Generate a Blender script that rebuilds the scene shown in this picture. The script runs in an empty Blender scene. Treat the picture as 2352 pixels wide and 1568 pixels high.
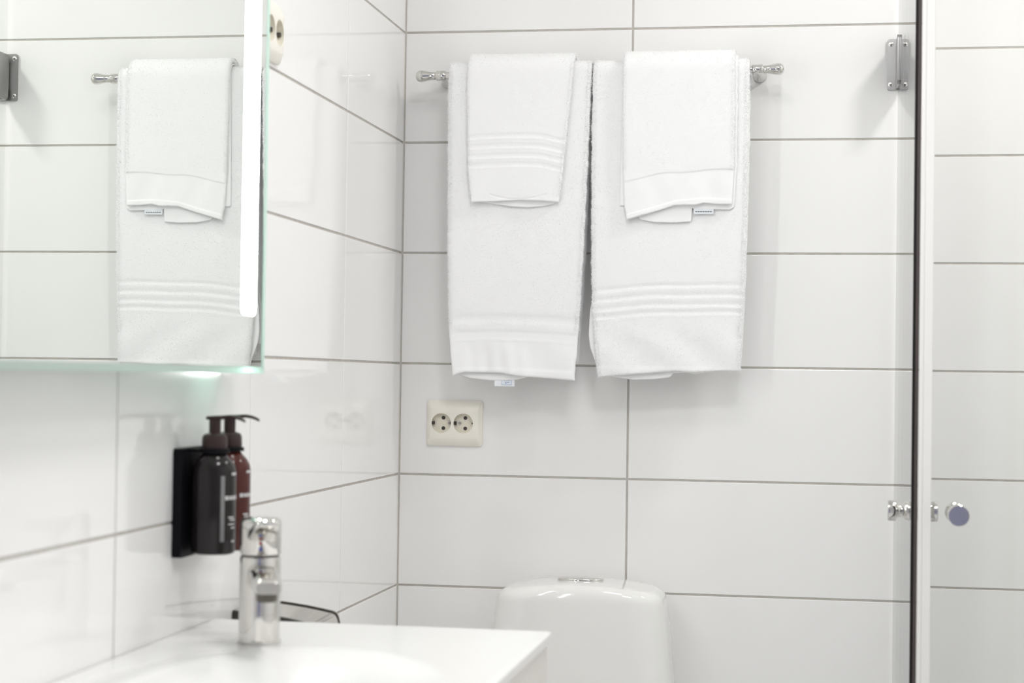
import bpy, bmesh, math, random
import numpy as np
from mathutils import Vector, Matrix

random.seed(7)
rng = np.random.default_rng(11)
scene = bpy.context.scene
COL = scene.collection
PI = math.pi

# ------------------------------------------------------------------ camera
F_PX, YAW, PITCH, ROLL = 4196.26, 0.170133, 0.0194306, 0.0141941
CAM = Vector((0.770095, -3.275536, 1.195526))


def camera_axes():
    cy, sy, cp, sp = math.cos(YAW), math.sin(YAW), math.cos(PITCH), math.sin(PITCH)
    f = Vector((-sy * cp, cy * cp, sp))
    r = Vector((cy, sy, 0))
    u = r.cross(f)
    c, s = math.cos(ROLL), math.sin(ROLL)
    return c * r + s * u, -s * r + c * u, f


_r, _u, _f = camera_axes()
cd = bpy.data.cameras.new('camera')
cd.sensor_width = 36.0
cd.sensor_fit = 'HORIZONTAL'
cd.lens = F_PX / 2352 * 36.0
cd.clip_start = 0.02
cd.clip_end = 30
cd.dof.use_dof = True
cd.dof.focus_distance = 3.20
cd.dof.aperture_fstop = 5.0
cam = bpy.data.objects.new('camera', cd)
COL.objects.link(cam)
cam.matrix_world = Matrix(((_r.x, _u.x, -_f.x, CAM.x), (_r.y, _u.y, -_f.y, CAM.y), (_r.z, _u.z, -_f.z, CAM.z), (0, 0, 0, 1)))
scene.camera = cam

# ------------------------------------------------------------------ light
world = bpy.data.worlds.new('world')
scene.world = world
world.use_nodes = True
world.node_tree.nodes['Background'].inputs[0].default_value = (1, 1, 1, 1)
world.node_tree.nodes['Background'].inputs[1].default_value = 0.0


def disk_light(name, loc, size, power, color):
    l = bpy.data.lights.new(name, 'AREA')
    l.shape = 'DISK'
    l.size = size
    l.energy = power
    l.color = color
    o = bpy.data.objects.new(name, l)
    o.location = loc
    COL.objects.link(o)
    return o


disk_light('shower_downlight', (1.34, -0.50, 2.385), 0.18, 8.0, (1.0, 0.985, 0.96))
disk_light('basin_fill_light', (0.45, -1.20, 2.385), 0.30, 3.4, (1.0, 0.985, 0.96))  # added fill lamp above the basin, no known fixture there
disk_light('room_fill_light', (0.80, -1.75, 2.385), 0.36, 10.0, (0.99, 0.99, 1.0))  # unseen fill lamp, added to even out brightness on the walls
LED_STRENGTH = 36.0

scene.view_settings.view_transform = 'Standard'
scene.view_settings.look = 'None'
scene.view_settings.gamma = 1.0
scene.view_settings.use_curve_mapping = False
scene.view_settings.exposure = -0.05
scene.cycles.max_bounces = 10
scene.cycles.diffuse_bounces = 7
scene.cycles.glossy_bounces = 8
scene.cycles.transmission_bounces = 4
scene.cycles.transparent_max_bounces = 10
scene.cycles.sample_clamp_indirect = 6.0
scene.cycles.caustics_reflective = False
scene.cycles.caustics_refractive = False


# ------------------------------------------------------------------ materials
def principled(name, color, rough=0.5, metal=0.0, spec=0.5, **kw):
    m = bpy.data.materials.new(name)
    m.use_nodes = True
    b = m.node_tree.nodes['Principled BSDF']
    b.inputs['Base Color'].default_value = (*color, 1)
    b.inputs['Roughness'].default_value = rough
    b.inputs['Metallic'].default_value = metal
    b.inputs['Specular IOR Level'].default_value = spec
    for k, v in kw.items():
        b.inputs[k.replace('_', ' ')].default_value = v
    return m


def add_bump(m, scale, strength, dist, detail=2.0):
    nt = m.node_tree
    tc = nt.nodes.new('ShaderNodeTexCoord')
    nz = nt.nodes.new('ShaderNodeTexNoise')
    nz.inputs['Scale'].default_value = scale
    nz.inputs['Detail'].default_value = detail
    bp = nt.nodes.new('ShaderNodeBump')
    bp.inputs['Strength'].default_value = strength
    bp.inputs['Distance'].default_value = dist
    nt.links.new(tc.outputs['Object'], nz.inputs['Vector'])
    nt.links.new(nz.outputs['Fac'], bp.inputs['Height'])
    nt.links.new(bp.outputs['Normal'], nt.nodes['Principled BSDF'].inputs['Normal'])


def noisy_color(m, c1, c2, scale, detail=3.0):
    nt = m.node_tree
    tc = nt.nodes.new('ShaderNodeTexCoord')
    nz = nt.nodes.new('ShaderNodeTexNoise')
    nz.inputs['Scale'].default_value = scale
    nz.inputs['Detail'].default_value = detail
    rp = nt.nodes.new('ShaderNodeValToRGB')
    rp.color_ramp.elements[0].position = 0.3
    rp.color_ramp.elements[1].position = 0.7
    rp.color_ramp.elements[0].color = (*c1, 1)
    rp.color_ramp.elements[1].color = (*c2, 1)
    nt.links.new(tc.outputs['Object'], nz.inputs['Vector'])
    nt.links.new(nz.outputs['Fac'], rp.inputs['Fac'])
    nt.links.new(rp.outputs['Color'], nt.nodes['Principled BSDF'].inputs['Base Color'])


M = {}
M['tile'] = principled('tile_glaze', (0.868, 0.862, 0.855), 0.055, spec=0.5)
M['grout'] = principled('grout', (0.42, 0.40, 0.37), 0.9, spec=0.1)
noisy_color(M['grout'], (0.47, 0.445, 0.41), (0.54, 0.515, 0.48), 60)
add_bump(M['grout'], 900, 0.4, 0.0006)
M['paint'] = principled('ceiling_paint', (0.90, 0.90, 0.89), 0.8, spec=0.2)
M['floor'] = principled('floor_stone', (0.30, 0.30, 0.30), 0.4)
noisy_color(M['floor'], (0.78, 0.78, 0.78), (0.83, 0.83, 0.83), 14)
M['door_blue'] = principled('door_reflection_tint', (0.40, 0.42, 0.60), 0.45)  # blue tint stands in for bluish light behind the camera, mirrored in chrome
M['terry'] = principled('white_terry', (0.87, 0.87, 0.875), 1.0, spec=0.05, Sheen_Weight=0.12, Sheen_Roughness=0.6)
add_bump(M['terry'], 900, 0.30, 0.0010, 2.0)
M['weave'] = principled('white_flat_weave', (0.88, 0.88, 0.885), 0.95, spec=0.08)
add_bump(M['weave'], 1500, 0.3, 0.0005, 1.0)
M['pile'] = principled('white_terry_pile', (0.88, 0.88, 0.885), 1.0, spec=0.0)
M['tag'] = principled('satin_label', (0.80, 0.82, 0.86), 0.5)
M['print_blue'] = principled('blue_print', (0.35, 0.45, 0.60), 0.6)
M['print_grey'] = principled('dark_print', (0.10, 0.11, 0.14), 0.6)
M['chrome'] = principled('chrome', (0.70, 0.685, 0.66), 0.06, 1.0)
M['satin'] = principled('satin_steel', (0.37, 0.365, 0.36), 0.33, 1.0)
M['polished'] = principled('polished_steel', (0.62, 0.60, 0.57), 0.10, 1.0)
M['dark_metal'] = principled('dark_metal_edge', (0.11, 0.10, 0.085), 0.35, 0.6)
M['dark_slot'] = principled('dark_slot', (0.045, 0.04, 0.034), 0.5)
M['screw'] = principled('screw_steel', (0.70, 0.68, 0.65), 0.25, 1.0)
M['cream'] = principled('cream_plastic', (0.87, 0.835, 0.76), 0.28)
M['cream_in'] = principled('cream_plastic_socket', (0.80, 0.76, 0.66), 0.35)
M['black'] = principled('black_plastic', (0.004, 0.004, 0.006), 0.5, spec=0.12)
M['hole'] = principled('socket_contact', (0.06, 0.055, 0.05), 0.5, 0.3)
M['porcelain'] = principled('porcelain', (0.82, 0.815, 0.80), 0.06, spec=0.55, Coat_Weight=0.3, Coat_Roughness=0.03)
M['basin'] = principled('basin_white', (0.80, 0.795, 0.785), 0.16)
M['laminate'] = principled('white_laminate', (0.76, 0.72, 0.69), 0.35)
M['bottle_dark'] = principled('smoky_bottle', (0.016, 0.012, 0.013), 0.10, spec=0.30)
M['bottle_brown'] = principled('brown_bottle', (0.070, 0.018, 0.014), 0.14, spec=0.25)
M['pump'] = principled('brown_pump', (0.038, 0.022, 0.022), 0.4, spec=0.25)
M['white_print'] = principled('white_print', (0.55, 0.55, 0.55), 0.6)
M['grey_strip'] = principled('grey_strip', (0.22, 0.22, 0.22), 0.5)
M['red'] = principled('red_dot', (0.45, 0.02, 0.04), 0.4)
M['blue'] = principled('blue_dot', (0.05, 0.10, 0.60), 0.4)
M['seal_dark'] = principled('dark_seal', (0.012, 0.009, 0.009), 0.5, spec=0.2)
M['seal_grey'] = principled('grey_seal', (0.075, 0.062, 0.060), 0.6, spec=0.2)
M['seal_clear'] = principled('milky_seal', (0.88, 0.87, 0.85), 0.3, Transmission_Weight=0.1)
M['lamp_ring'] = principled('white_lamp', (0.8, 0.8, 0.8), 0.4)


def emission(name, color, strength):
    m = bpy.data.materials.new(name)
    m.use_nodes = True
    nt = m.node_tree
    nt.nodes.clear()
    o = nt.nodes.new('ShaderNodeOutputMaterial')
    e = nt.nodes.new('ShaderNodeEmission')
    e.inputs[0].default_value = (*color, 1)
    e.inputs[1].default_value = strength
    nt.links.new(e.outputs[0], o.inputs[0])
    return m


M['led'] = emission('led_light', (0.98, 1.0, 0.985), LED_STRENGTH)
M['led_bar'] = emission('led_bar_light', (0.98, 1.0, 0.985), LED_STRENGTH * 1.6)


def glass_mat(name, tint, ior=1.40):
    m = bpy.data.materials.new(name)
    m.use_nodes = True
    nt = m.node_tree
    nt.nodes.clear()
    o = nt.nodes.new('ShaderNodeOutputMaterial')
    mx = nt.nodes.new('ShaderNodeMixShader')
    fr = nt.nodes.new('ShaderNodeFresnel')
    ge = nt.nodes.new('ShaderNodeNewGeometry')
    mi = nt.nodes.new('ShaderNodeMix')
    mi.inputs[2].default_value = ior          # entering
    mi.inputs[3].default_value = 1.0 / ior    # leaving a thin sheet: same reflectance, no total reflection
    nt.links.new(ge.outputs['Backfacing'], mi.inputs[0])
    nt.links.new(mi.outputs[0], fr.inputs['IOR'])
    t = nt.nodes.new('ShaderNodeBsdfTransparent')
    t.inputs[0].default_value = (*tint, 1)
    g = nt.nodes.new('ShaderNodeBsdfGlossy')
    g.inputs['Roughness'].default_value = 0.0
    nt.links.new(fr.outputs[0], mx.inputs[0])
    nt.links.new(t.outputs[0], mx.inputs[1])
    nt.links.new(g.outputs[0], mx.inputs[2])
    nt.links.new(mx.outputs[0], o.inputs[0])
    return m


M['glass'] = glass_mat('clear_glass', (0.985, 0.99, 0.985))


def mirror_mat():
    m = bpy.data.materials.new('mirror_silver')
    m.use_nodes = True
    nt = m.node_tree
    nt.nodes.clear()
    o = nt.nodes.new('ShaderNodeOutputMaterial')
    g = nt.nodes.new('ShaderNodeBsdfGlossy')
    g.inputs['Color'].default_value = (0.925, 0.95, 0.925, 1)
    g.inputs['Roughness'].default_value = 0.0
    nt.links.new(g.outputs[0], o.inputs[0])
    return m


M['mirror'] = mirror_mat()


def rim_mat():
    m = bpy.data.materials.new('green_glass_rim')
    m.use_nodes = True
    nt = m.node_tree
    nt.nodes.clear()
    o = nt.nodes.new('ShaderNodeOutputMaterial')
    mx = nt.nodes.new('ShaderNodeMixShader')
    mx.inputs[0].default_value = 0.5
    d = nt.nodes.new('ShaderNodeBsdfDiffuse')
    d.inputs[0].default_value = (0.74, 0.76, 0.74, 1)
    t = nt.nodes.new('ShaderNodeBsdfTranslucent')
    t.inputs[0].default_value = (0.74, 0.98, 0.89, 1)
    nt.links.new(d.outputs[0], mx.inputs[1])
    nt.links.new(t.outputs[0], mx.inputs[2])
    nt.links.new(mx.outputs[0], o.inputs[0])
    return m


M['rim'] = rim_mat()


# ------------------------------------------------------------------ helpers
WORLD = {}


def wm(o):
    return WORLD.get(o.name, Matrix.Identity(4))


def attach(o, parent):
    if parent is not None:
        o.parent = parent
        o.matrix_parent_inverse = wm(parent).inverted()


def link_mesh(name, me, mat, parent=None, smooth=False):
    o = bpy.data.objects.new(name, me)
    COL.objects.link(o)
    if mat is not None and not me.materials:
        me.materials.append(mat)
    if smooth:
        me.polygons.foreach_set('use_smooth', [True] * len(me.polygons))
    attach(o, parent)
    return o


def obj(name, bm, mat, parent=None, smooth=False, sharp=None):
    me = bpy.data.meshes.new(name)
    bmesh.ops.recalc_face_normals(bm, faces=bm.faces[:])
    bm.to_mesh(me)
    bm.free()
    o = link_mesh(name, me, mat, parent, smooth)
    if smooth and sharp:
        me.set_sharp_from_angle(angle=math.radians(sharp))
    return o


def thing(name, loc, label, cat, group=None, kind=None):
    o = bpy.data.objects.new(name, None)
    o.empty_display_size = 0.05
    COL.objects.link(o)
    o.location = loc
    WORLD[o.name] = Matrix.Translation(Vector(loc))
    tag(o, label, cat, group, kind)
    return o


def tag(o, label, cat, group=None, kind=None):
    o['label'] = label
    o['category'] = cat
    if group:
        o['group'] = group
    if kind:
        o['kind'] = kind
    return o


def box(bm, x0, x1, y0, y1, z0, z1, bevel=0.0, seg=2):
    v = [bm.verts.new((x, y, z)) for x in (x0, x1) for y in (y0, y1) for z in (z0, z1)]
    idx = ((0, 1, 3, 2), (4, 6, 7, 5), (0, 4, 5, 1), (2, 3, 7, 6), (0, 2, 6, 4), (1, 5, 7, 3))
    fs = [bm.faces.new([v[i] for i in q]) for q in idx]
    if bevel > 0:
        es = {e for f in fs for e in f.edges}
        bmesh.ops.bevel(bm, geom=list(es), offset=bevel, segments=seg, affect='EDGES', profile=0.5)
    return bm


def frame_of(axis):
    a = Vector(axis).normalized()
    h = Vector((0, 0, 1)) if abs(a.z) < 0.9 else Vector((1, 0, 0))
    p = a.cross(h).normalized()
    q = a.cross(p).normalized()
    return a, p, q


def lathe(bm, origin, axis, profile, n=32):
    """profile: list of (distance along axis, radius)."""
    a, p, q = frame_of(axis)
    o = Vector(origin)
    rings = []
    for d, r in profile:
        if r <= 1e-7:
            rings.append([bm.verts.new(o + a * d)])
        else:
            rings.append([bm.verts.new(o + a * d + (p * math.cos(2 * PI * k / n) + q * math.sin(2 * PI * k / n)) * r) for k in range(n)])
    for A, B in zip(rings[:-1], rings[1:]):
        if len(A) == 1 and len(B) == 1:
            continue
        for k in range(n):
            k2 = (k + 1) % n
            if len(A) == 1:
                bm.faces.new((A[0], B[k], B[k2]))
            elif len(B) == 1:
                bm.faces.new((A[k], B[0], A[k2]))
            else:
                bm.faces.new((A[k], B[k], B[k2], A[k2]))
    for R in (rings[0], rings[-1]):
        if len(R) > 2:
            bm.faces.new(R)
    return bm


def loft(bm, rings, cap=True):
    """rings: equal-length lists of points."""
    R = [[bm.verts.new(p) for p in ring] for ring in rings]
    n = len(R[0])
    for A, B in zip(R[:-1], R[1:]):
        for k in range(n):
            bm.faces.new((A[k], B[k], B[(k + 1) % n], A[(k + 1) % n]))
    if cap:
        bm.faces.new(R[0])
        bm.faces.new(R[-1])
    return bm


def prism(bm, pts, axis, a0, a1):
    """extrude a 2D outline; axis 'y' takes (x,z) points, 'x' takes (y,z), 'z' takes (x,y)."""
    def P(p, a):
        return {'y': (p[0], a, p[1]), 'x': (a, p[0], p[1]), 'z': (p[0], p[1], a)}[axis]
    return loft(bm, [[P(p, a0) for p in pts], [P(p, a1) for p in pts]])


def rounded_rect(cx, cy, w, h, r, n=6):
    pts = []
    for sx, sy, a0 in ((1, 1, 0), (-1, 1, 90), (-1, -1, 180), (1, -1, 270)):
        for k in range(n + 1):
            a = math.radians(a0 + 90 * k / n)
            pts.append((cx + sx * (w / 2 - r) + r * math.cos(a), cy + sy * (h / 2 - r) + r * math.sin(a)))
    return pts


def interp(tbl):
    xs = np.array([t[0] for t in tbl])
    ys = np.array([t[1] for t in tbl])
    order = np.argsort(xs)
    xs, ys = xs[order], ys[order]

    def f(v):
        return np.interp(v, xs, ys)
    return f


# ------------------------------------------------------------------ room shell
ROW, JOINT, BED = 0.203, 0.0038, 0.0014
Z0 = 1.218
CEIL = 2.40
XR, YF = 1.75, -3.95            # right wall, front wall
NICHE_Y, NICHE_X = 0.25, 0.945  # recessed shower back wall and where it starts
row_edges = [0.0] + [Z0 + k * ROW for k in range(-5, 6)] + [CEIL]

tile_cache = {}


def tile_mesh(w, h):
    key = (round(w, 4), round(h, 4))
    if key not in tile_cache:
        bm = bmesh.new()
        t, b = BED, 0.0011
        lv = []
        for ins, y in ((0, t), (0, b * 0.7), (b * 0.35, b * 0.2), (b, 0)):
            lv.append([(-w / 2 + ins, y, -h / 2 + ins), (w / 2 - ins, y, -h / 2 + ins), (w / 2 - ins, y, h / 2 - ins), (-w / 2 + ins, y, h / 2 - ins)])
        loft(bm, lv)
        bmesh.ops.recalc_face_normals(bm, faces=bm.faces[:])
        me = bpy.data.meshes.new('tile')
        bm.to_mesh(me)
        bm.free()
        me.materials.append(M['tile'])
        tile_cache[key] = me
    return tile_cache[key]


def tiled_wall(name, label, slab, origin, udir, normal, u_edges, skip=None):
    """slab box; tiles laid on it: origin + u*udir, facing normal."""
    bm = bmesh.new()
    box(bm, *slab)
    wall = obj(name, bm, M['grout'])
    tag(wall, label, 'wall', kind='structure')
    ang = math.atan2(-normal[0], normal[1]) + PI       # local -Y faces normal
    for z0, z1 in zip(row_edges[:-1], row_edges[1:]):
        for u0, u1 in zip(u_edges[:-1], u_edges[1:]):
            if skip and skip(u0, u1, z0, z1):
                continue
            me = tile_mesh(u1 - u0 - JOINT, z1 - z0 - JOINT)
            t = bpy.data.objects.new('tile', me)
            uc, zc = (u0 + u1) / 2, (z0 + z1) / 2
            t.location = (origin[0] + udir[0] * uc, origin[1] + udir[1] * uc, zc)
            t.rotation_euler = (random.uniform(-.0009, .0009), 0, ang + random.uniform(-.0006, .0006))
            COL.objects.link(t)
            t.parent = wall
    return wall


B = BED
tiled_wall('wall_back', 'white glossy tiled wall behind the towels and toilet', (-0.10, NICHE_X, B, 0.12, 0, CEIL),
           (0, 0), (1, 0), (0, -1), [0.0, 0.4208, NICHE_X + JOINT / 2])
left_edges = [0.0, 0.402, 0.884, 1.358, 1.84, 2.32, 2.80, 3.28, -YF]
tiled_wall('wall_left', 'white glossy tiled wall carrying the mirror', (-0.10, -B, YF, B, 0, CEIL),
           (0, 0), (0, -1), (1, 0), left_edges)
tiled_wall('wall_niche', 'white tiled shower wall seen through the glass door', (NICHE_X - 0.05, XR + 0.1, NICHE_Y + B, NICHE_Y + 0.1, 0, CEIL),
           (NICHE_X, NICHE_Y), (1, 0), (0, -1), [0.0, 0.40, XR - NICHE_X])
tiled_wall('wall_niche_return', 'narrow tiled return of the shower recess', (NICHE_X - 0.06, NICHE_X - B, 0.004, NICHE_Y + B, 0, CEIL),
           (NICHE_X, NICHE_Y), (0, -1), (1, 0), [0.0, NICHE_Y - 0.004])
tiled_wall('wall_right', 'white tiled wall at the far side of the shower', (XR + B, XR + 0.1, YF, NICHE_Y + 0.1, 0, CEIL),
           (XR, NICHE_Y), (0, -1), (-1, 0), [0.0, .3, .8, 1.3, 1.8, 2.3, 2.8, 3.3, 3.8, NICHE_Y - YF])
tiled_wall('wall_front', 'white tiled wall around the entrance door', (-0.1, XR + 0.1, YF - 0.1, YF - B, 0, CEIL),
           (0, YF), (1, 0), (0, 1), [0.0, 0.35, 0.85, 1.35, XR],
           skip=lambda u0, u1, z0, z1: u0 >= 0.34 and u1 <= 1.36 and z1 < 2.24)
bm = bmesh.new()
box(bm, -0.1, XR + 0.1, YF - 0.1, NICHE_Y + 0.1, -0.08, 0.0)
tag(obj('floor', bm, M['floor']), 'grey stone bathroom floor', 'floor', kind='structure')
bm = bmesh.new()
box(bm, -0.1, XR + 0.1, YF - 0.1, NICHE_Y + 0.1, CEIL, CEIL + 0.08)
tag(obj('ceiling', bm, M['paint']), 'plain white bathroom ceiling', 'ceiling', kind='structure')
d1 = thing('door_1', (0.85, YF + 0.02, 0), 'unseen panelled entrance door, tinted blue-grey to colour the chrome reflections', 'door', kind='structure')  # out of view; its colour is chosen for the knob reflections
bm = bmesh.new(); box(bm, 0.38, 1.32, YF, YF + 0.035, 0.005, 2.20, 0.003)
obj('door_leaf', bm, M['door_blue'], d1)
bm = bmesh.new(); box(bm, 0.50, 1.20, YF + 0.035, YF + 0.043, 1.15, 2.08, 0.003)
obj('door_panel', bm, M['door_blue'], d1)
bm = bmesh.new(); box(bm, 0.50, 1.20, YF + 0.035, YF + 0.043, 0.15, 1.02, 0.003)
obj('door_panel', bm, M['door_blue'], d1)
# silicone bead in the corner between the two tiled walls
bm = bmesh.new()
prism(bm, [(-B, B), (0.0032, B), (0.0012, 0.0002), (-0.0002, -0.0012), (-B, -0.0032)], 'z', 0.0, CEIL)
tag(obj('trim_1', bm, M['grout']), 'grey silicone bead in the tiled corner', 'trim', kind='structure')


# ------------------------------------------------------------------ mirror with light strips
MX, MY1, MY0, MZ0, MZ1 = 0.0565, -1.014, -1.914, 1.2040, 1.960
mir = thing('lit_mirror', (0.0, -1.464, MZ0 - 0.01), 'large wall mirror with glowing white light strip and green glass edge', 'mirror')
bm = bmesh.new(); box(bm, MX - 0.004, MX, MY0, MY1 - .005, MZ0, MZ1)
obj('mirror_pane', bm, M['mirror'], mir)
hb = bmesh.new()
box(hb, 0.0005, 0.006, MY0 + 0.02, MY1 - 0.02, MZ0 + 0.012, MZ1 - 0.02)
box(hb, 0.006, MX - 0.004, MY0 + 0.02, MY0 + 0.03, MZ0 + 0.012, MZ1 - 0.02)
box(hb, 0.006, MX - 0.004, MY0 + 0.03, MY1 - 0.02, MZ1 - 0.03, MZ1 - 0.02)
box(hb, 0.006, MX - 0.012, MY1 - 0.012, MY1 - 0.006, MZ0 + 0.0005, MZ1 - 0.03)
obj('housing', hb, M['lamp_ring'], mir)
for y0, y1 in ((-1.103, -1.0475), (-1.8805, -1.825)):
    bm = bmesh.new()
    pts = rounded_rect((y0 + y1) / 2, (1.268 + MZ1 - 0.064) / 2, y1 - y0, MZ1 - 0.064 - 1.268, 0.012)
    prism(bm, pts, 'x', MX + 0.0001, MX + 0.0009)
    s = obj('light_strip', bm, M['led'], mir)
    s['label'] = 'glowing white vertical light strip'
bm = bmesh.new(); box(bm, 0.034, 0.044, -1.096, -1.052, MZ0 - 0.004, MZ1 - 0.06)
obj('led_bar', bm, M['led_bar'], mir)
for nm, bb in (('bottom_rim', (MX - 0.0008, MX + 0.0004, MY0, MY1 + 0.006, MZ0 - 0.0085, MZ0)),
               ('bottom_cover', (0.0030, MX - 0.0009, MY0, MY1 + 0.006, MZ0 - 0.0085, MZ0 - 0.0075)),
               ('side_rim', (MX - 0.006, MX + 0.0004, MY1 - .005, MY1 + 0.006, MZ0, MZ1)),
               ('side_rim', (MX - 0.006, MX + 0.0004, MY0 - 0.004, MY0, MZ0 - 0.0085, MZ1)),
               ('top_rim', (MX - 0.006, MX + 0.0004, MY0, MY1, MZ1, MZ1 + 0.004))):
    bm = bmesh.new(); box(bm, *bb)
    obj(nm, bm, M['rim'], mir)


# ------------------------------------------------------------------ towel rail
RY, RZ = -0.070, 1.7365
rail = thing('towel_rail', (0.365, 0, RZ), 'chrome towel rail with bulb ends holding four white towels', 'towel rail')
tilt = (0.655, 0.0, 0.0035)


def rail_pt(x):
    return Vector((x, RY, RZ - 0.0016 + (x - 0.08) * 0.0058))


axis = (rail_pt(0.69) - rail_pt(0.04)).normalized()
bm = bmesh.new()
lathe(bm, rail_pt(0.074), axis, [(0, 0.0068), (0.584, 0.0068)], 24)
obj('rod', bm, M['chrome'], rail, True, 40)
for x, s in ((0.0735, -1), (0.6575, 1)):
    o = rail_pt(x)
    a = axis * s
    bm = bmesh.new()
    lathe(bm, o, a, [(0, 0.0), (0, 0.0062), (0.0012, 0.0072), (0.008, 0.0074), (0.014, 0.0082), (0.020, 0.0096), (0.0255, 0.0106), (0.030, 0.0104), (0.0335, 0.0086), (0.0358, 0.005), (0.0365, 0.0)], 32)
    obj('bulb_end', bm, M['chrome'], rail, True, 50)
    bm = bmesh.new()
    lathe(bm, o - a * 0.019, a, [(0, 0.0), (0, 0.0082), (0.0015, 0.0092), (0.0165, 0.0092), (0.0185, 0.0080), (0.0188, 0.0)], 32)
    obj('collar', bm, M['chrome'], rail, True, 40)
    post = o - a * 0.0085
    bm = bmesh.new()
    lathe(bm, (post.x, RY, post.z), (0, 1, 0), [(0.004, 0.0), (0.004, 0.0066), (0.048, 0.0066), (0.054, 0.0078), (0.062, 0.0108), (0.0655, 0.0118), (0.0700, 0.0118), (0.0700, 0.0)], 32)
    obj('wall_post', bm, M['chrome'], rail, True, 40)


# ------------------------------------------------------------------ towels
def smooth01(t):
    t = np.clip(t, 0, 1)
    return t * t * (3 - 2 * t)


def wave_field(seed, amp, scales=((3, 4), (5, 9), (9, 14))):
    r = np.random.default_rng(seed)
    ph = r.uniform(0, 6.28, (len(scales), 2))

    def f(x, z):
        s = 0
        for (kx, kz), (a, b) in zip(scales, ph):
            s = s + np.sin(kx * x * 6.28 / 1.0 + a + 1.7 * np.sin(kz * z + b)) / len(scales)
        return amp * s
    return f


def sheet(name, mat, parent, xl, xr, zf, zb, rin, th, relief=None, wavy=None, sag=None, nx=72, nz=200):
    """folded cloth over the rail: a closed slab swept front hem -> over the rod -> back hem.
    xl, xr: edges as functions of z; zf: front hem height as a function of x fraction; relief: outward relief (x,z)."""
    h = th / 2
    rm = rin + h
    e = 0.018
    u = np.concatenate([e * (1 - np.cos(np.linspace(0, PI / 2, 7)))[:-1] * 0.9, np.linspace(e, 1 - e, nx), 1 - e * (1 - np.cos(np.linspace(0, PI / 2, 7)))[:-1][::-1] * 0.9])
    du = np.minimum(u, 1 - u) / e
    prof = np.where(du < 1, np.sqrt(np.clip(1 - (1 - du) ** 2, 0, 1)), 1.0)
    nu = len(u)
    nb, na = 40, 14
    # parameter rows
    tz = np.concatenate([np.array([0, .0012, .003, .006]), np.linspace(.012, 1, nz)])
    rows_y, rows_z, rows_ny, rows_nz, rows_k, rows_front = [], [], [], [], [], []
    zfu = zf(u)
    for t in tz:                                     # front, going up
        rows_y.append(np.full(nu, RY - rm)); rows_z.append(zfu + (RZ - zfu) * t)
        rows_ny.append(-1.0); rows_nz.append(0.0)
        rows_k.append(math.sqrt(max(0, 1 - (1 - min(1, t / .006)) ** 2))); rows_front.append(1.0)
    for k in range(1, na):
        a = PI * k / na
        rows_y.append(np.full(nu, RY - rm * math.cos(a))); rows_z.append(np.full(nu, RZ + rm * math.sin(a)))
        rows_ny.append(-math.cos(a)); rows_nz.append(math.sin(a)); rows_k.append(1.0); rows_front.append(max(0, 1 - k / (na * .5)))
    for k in range(nb + 1):
        t = k / nb
        rows_y.append(np.full(nu, RY + rm)); rows_z.append(np.full(nu, RZ + (zb - RZ) * t))
        rows_ny.append(1.0); rows_nz.append(0.0); rows_k.append(1.0 if k < nb else 0.3); rows_front.append(0.0)
    nr = len(rows_y)
    Y, Z = np.array(rows_y), np.array(rows_z)
    NY, NZ = np.array(rows_ny)[:, None], np.array(rows_nz)[:, None]
    K, FR = np.array(rows_k)[:, None], np.array(rows_front)[:, None]
    XL, XR_ = xl(Z), xr(Z)
    X = XL + (XR_ - XL) * u[None, :]
    # soft corner at the top of the cloth
    if wavy is not None:
        hang = smooth01((RZ - Z) / 0.25)
        Y = Y - FR * hang * (wavy(X, Z) + (sag(X, Z) if sag is not None else 0))
        Z = Z + np.where(NZ > 0, wavy(X, Z) * 0.55 * NZ, 0)
    rel = relief(X, Z) * FR if relief is not None else 0
    ho = h * prof[None, :] * K + rel * prof[None, :]
    hi = h * prof[None, :] * K
    # shoulders: the outer corners over the rod round off
    outer = np.stack([X, Y + NY * ho, Z + NZ * ho], -1)
    inner = np.stack([X, Y - NY * hi, Z - NZ * hi], -1)
    verts = np.concatenate([outer.reshape(-1, 3), inner.reshape(-1, 3)])
    N = nr * nu
    faces = []
    for i in range(nr - 1):
        for j in range(nu - 1):
            a = i * nu + j
            faces.append((a, a + 1, a + nu + 1, a + nu))
            faces.append((N + a, N + a + nu, N + a + nu + 1, N + a + 1))
        a, b = i * nu, i * nu + nu - 1
        faces.append((a, a + nu, N + a + nu, N + a))
        faces.append((b, N + b, N + b + nu, b + nu))
    for j in range(nu - 1):
        faces.append((j, N + j, N + j + 1, j + 1))
        a = (nr - 1) * nu + j
        faces.append((a, a + 1, N + a + 1, N + a))
    me = bpy.data.meshes.new(name)
    me.from_pydata(verts.tolist(), [], faces)
    me.validate()
    o = link_mesh(name, me, mat, parent, True)
    return o, outer, nu, nr


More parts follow.
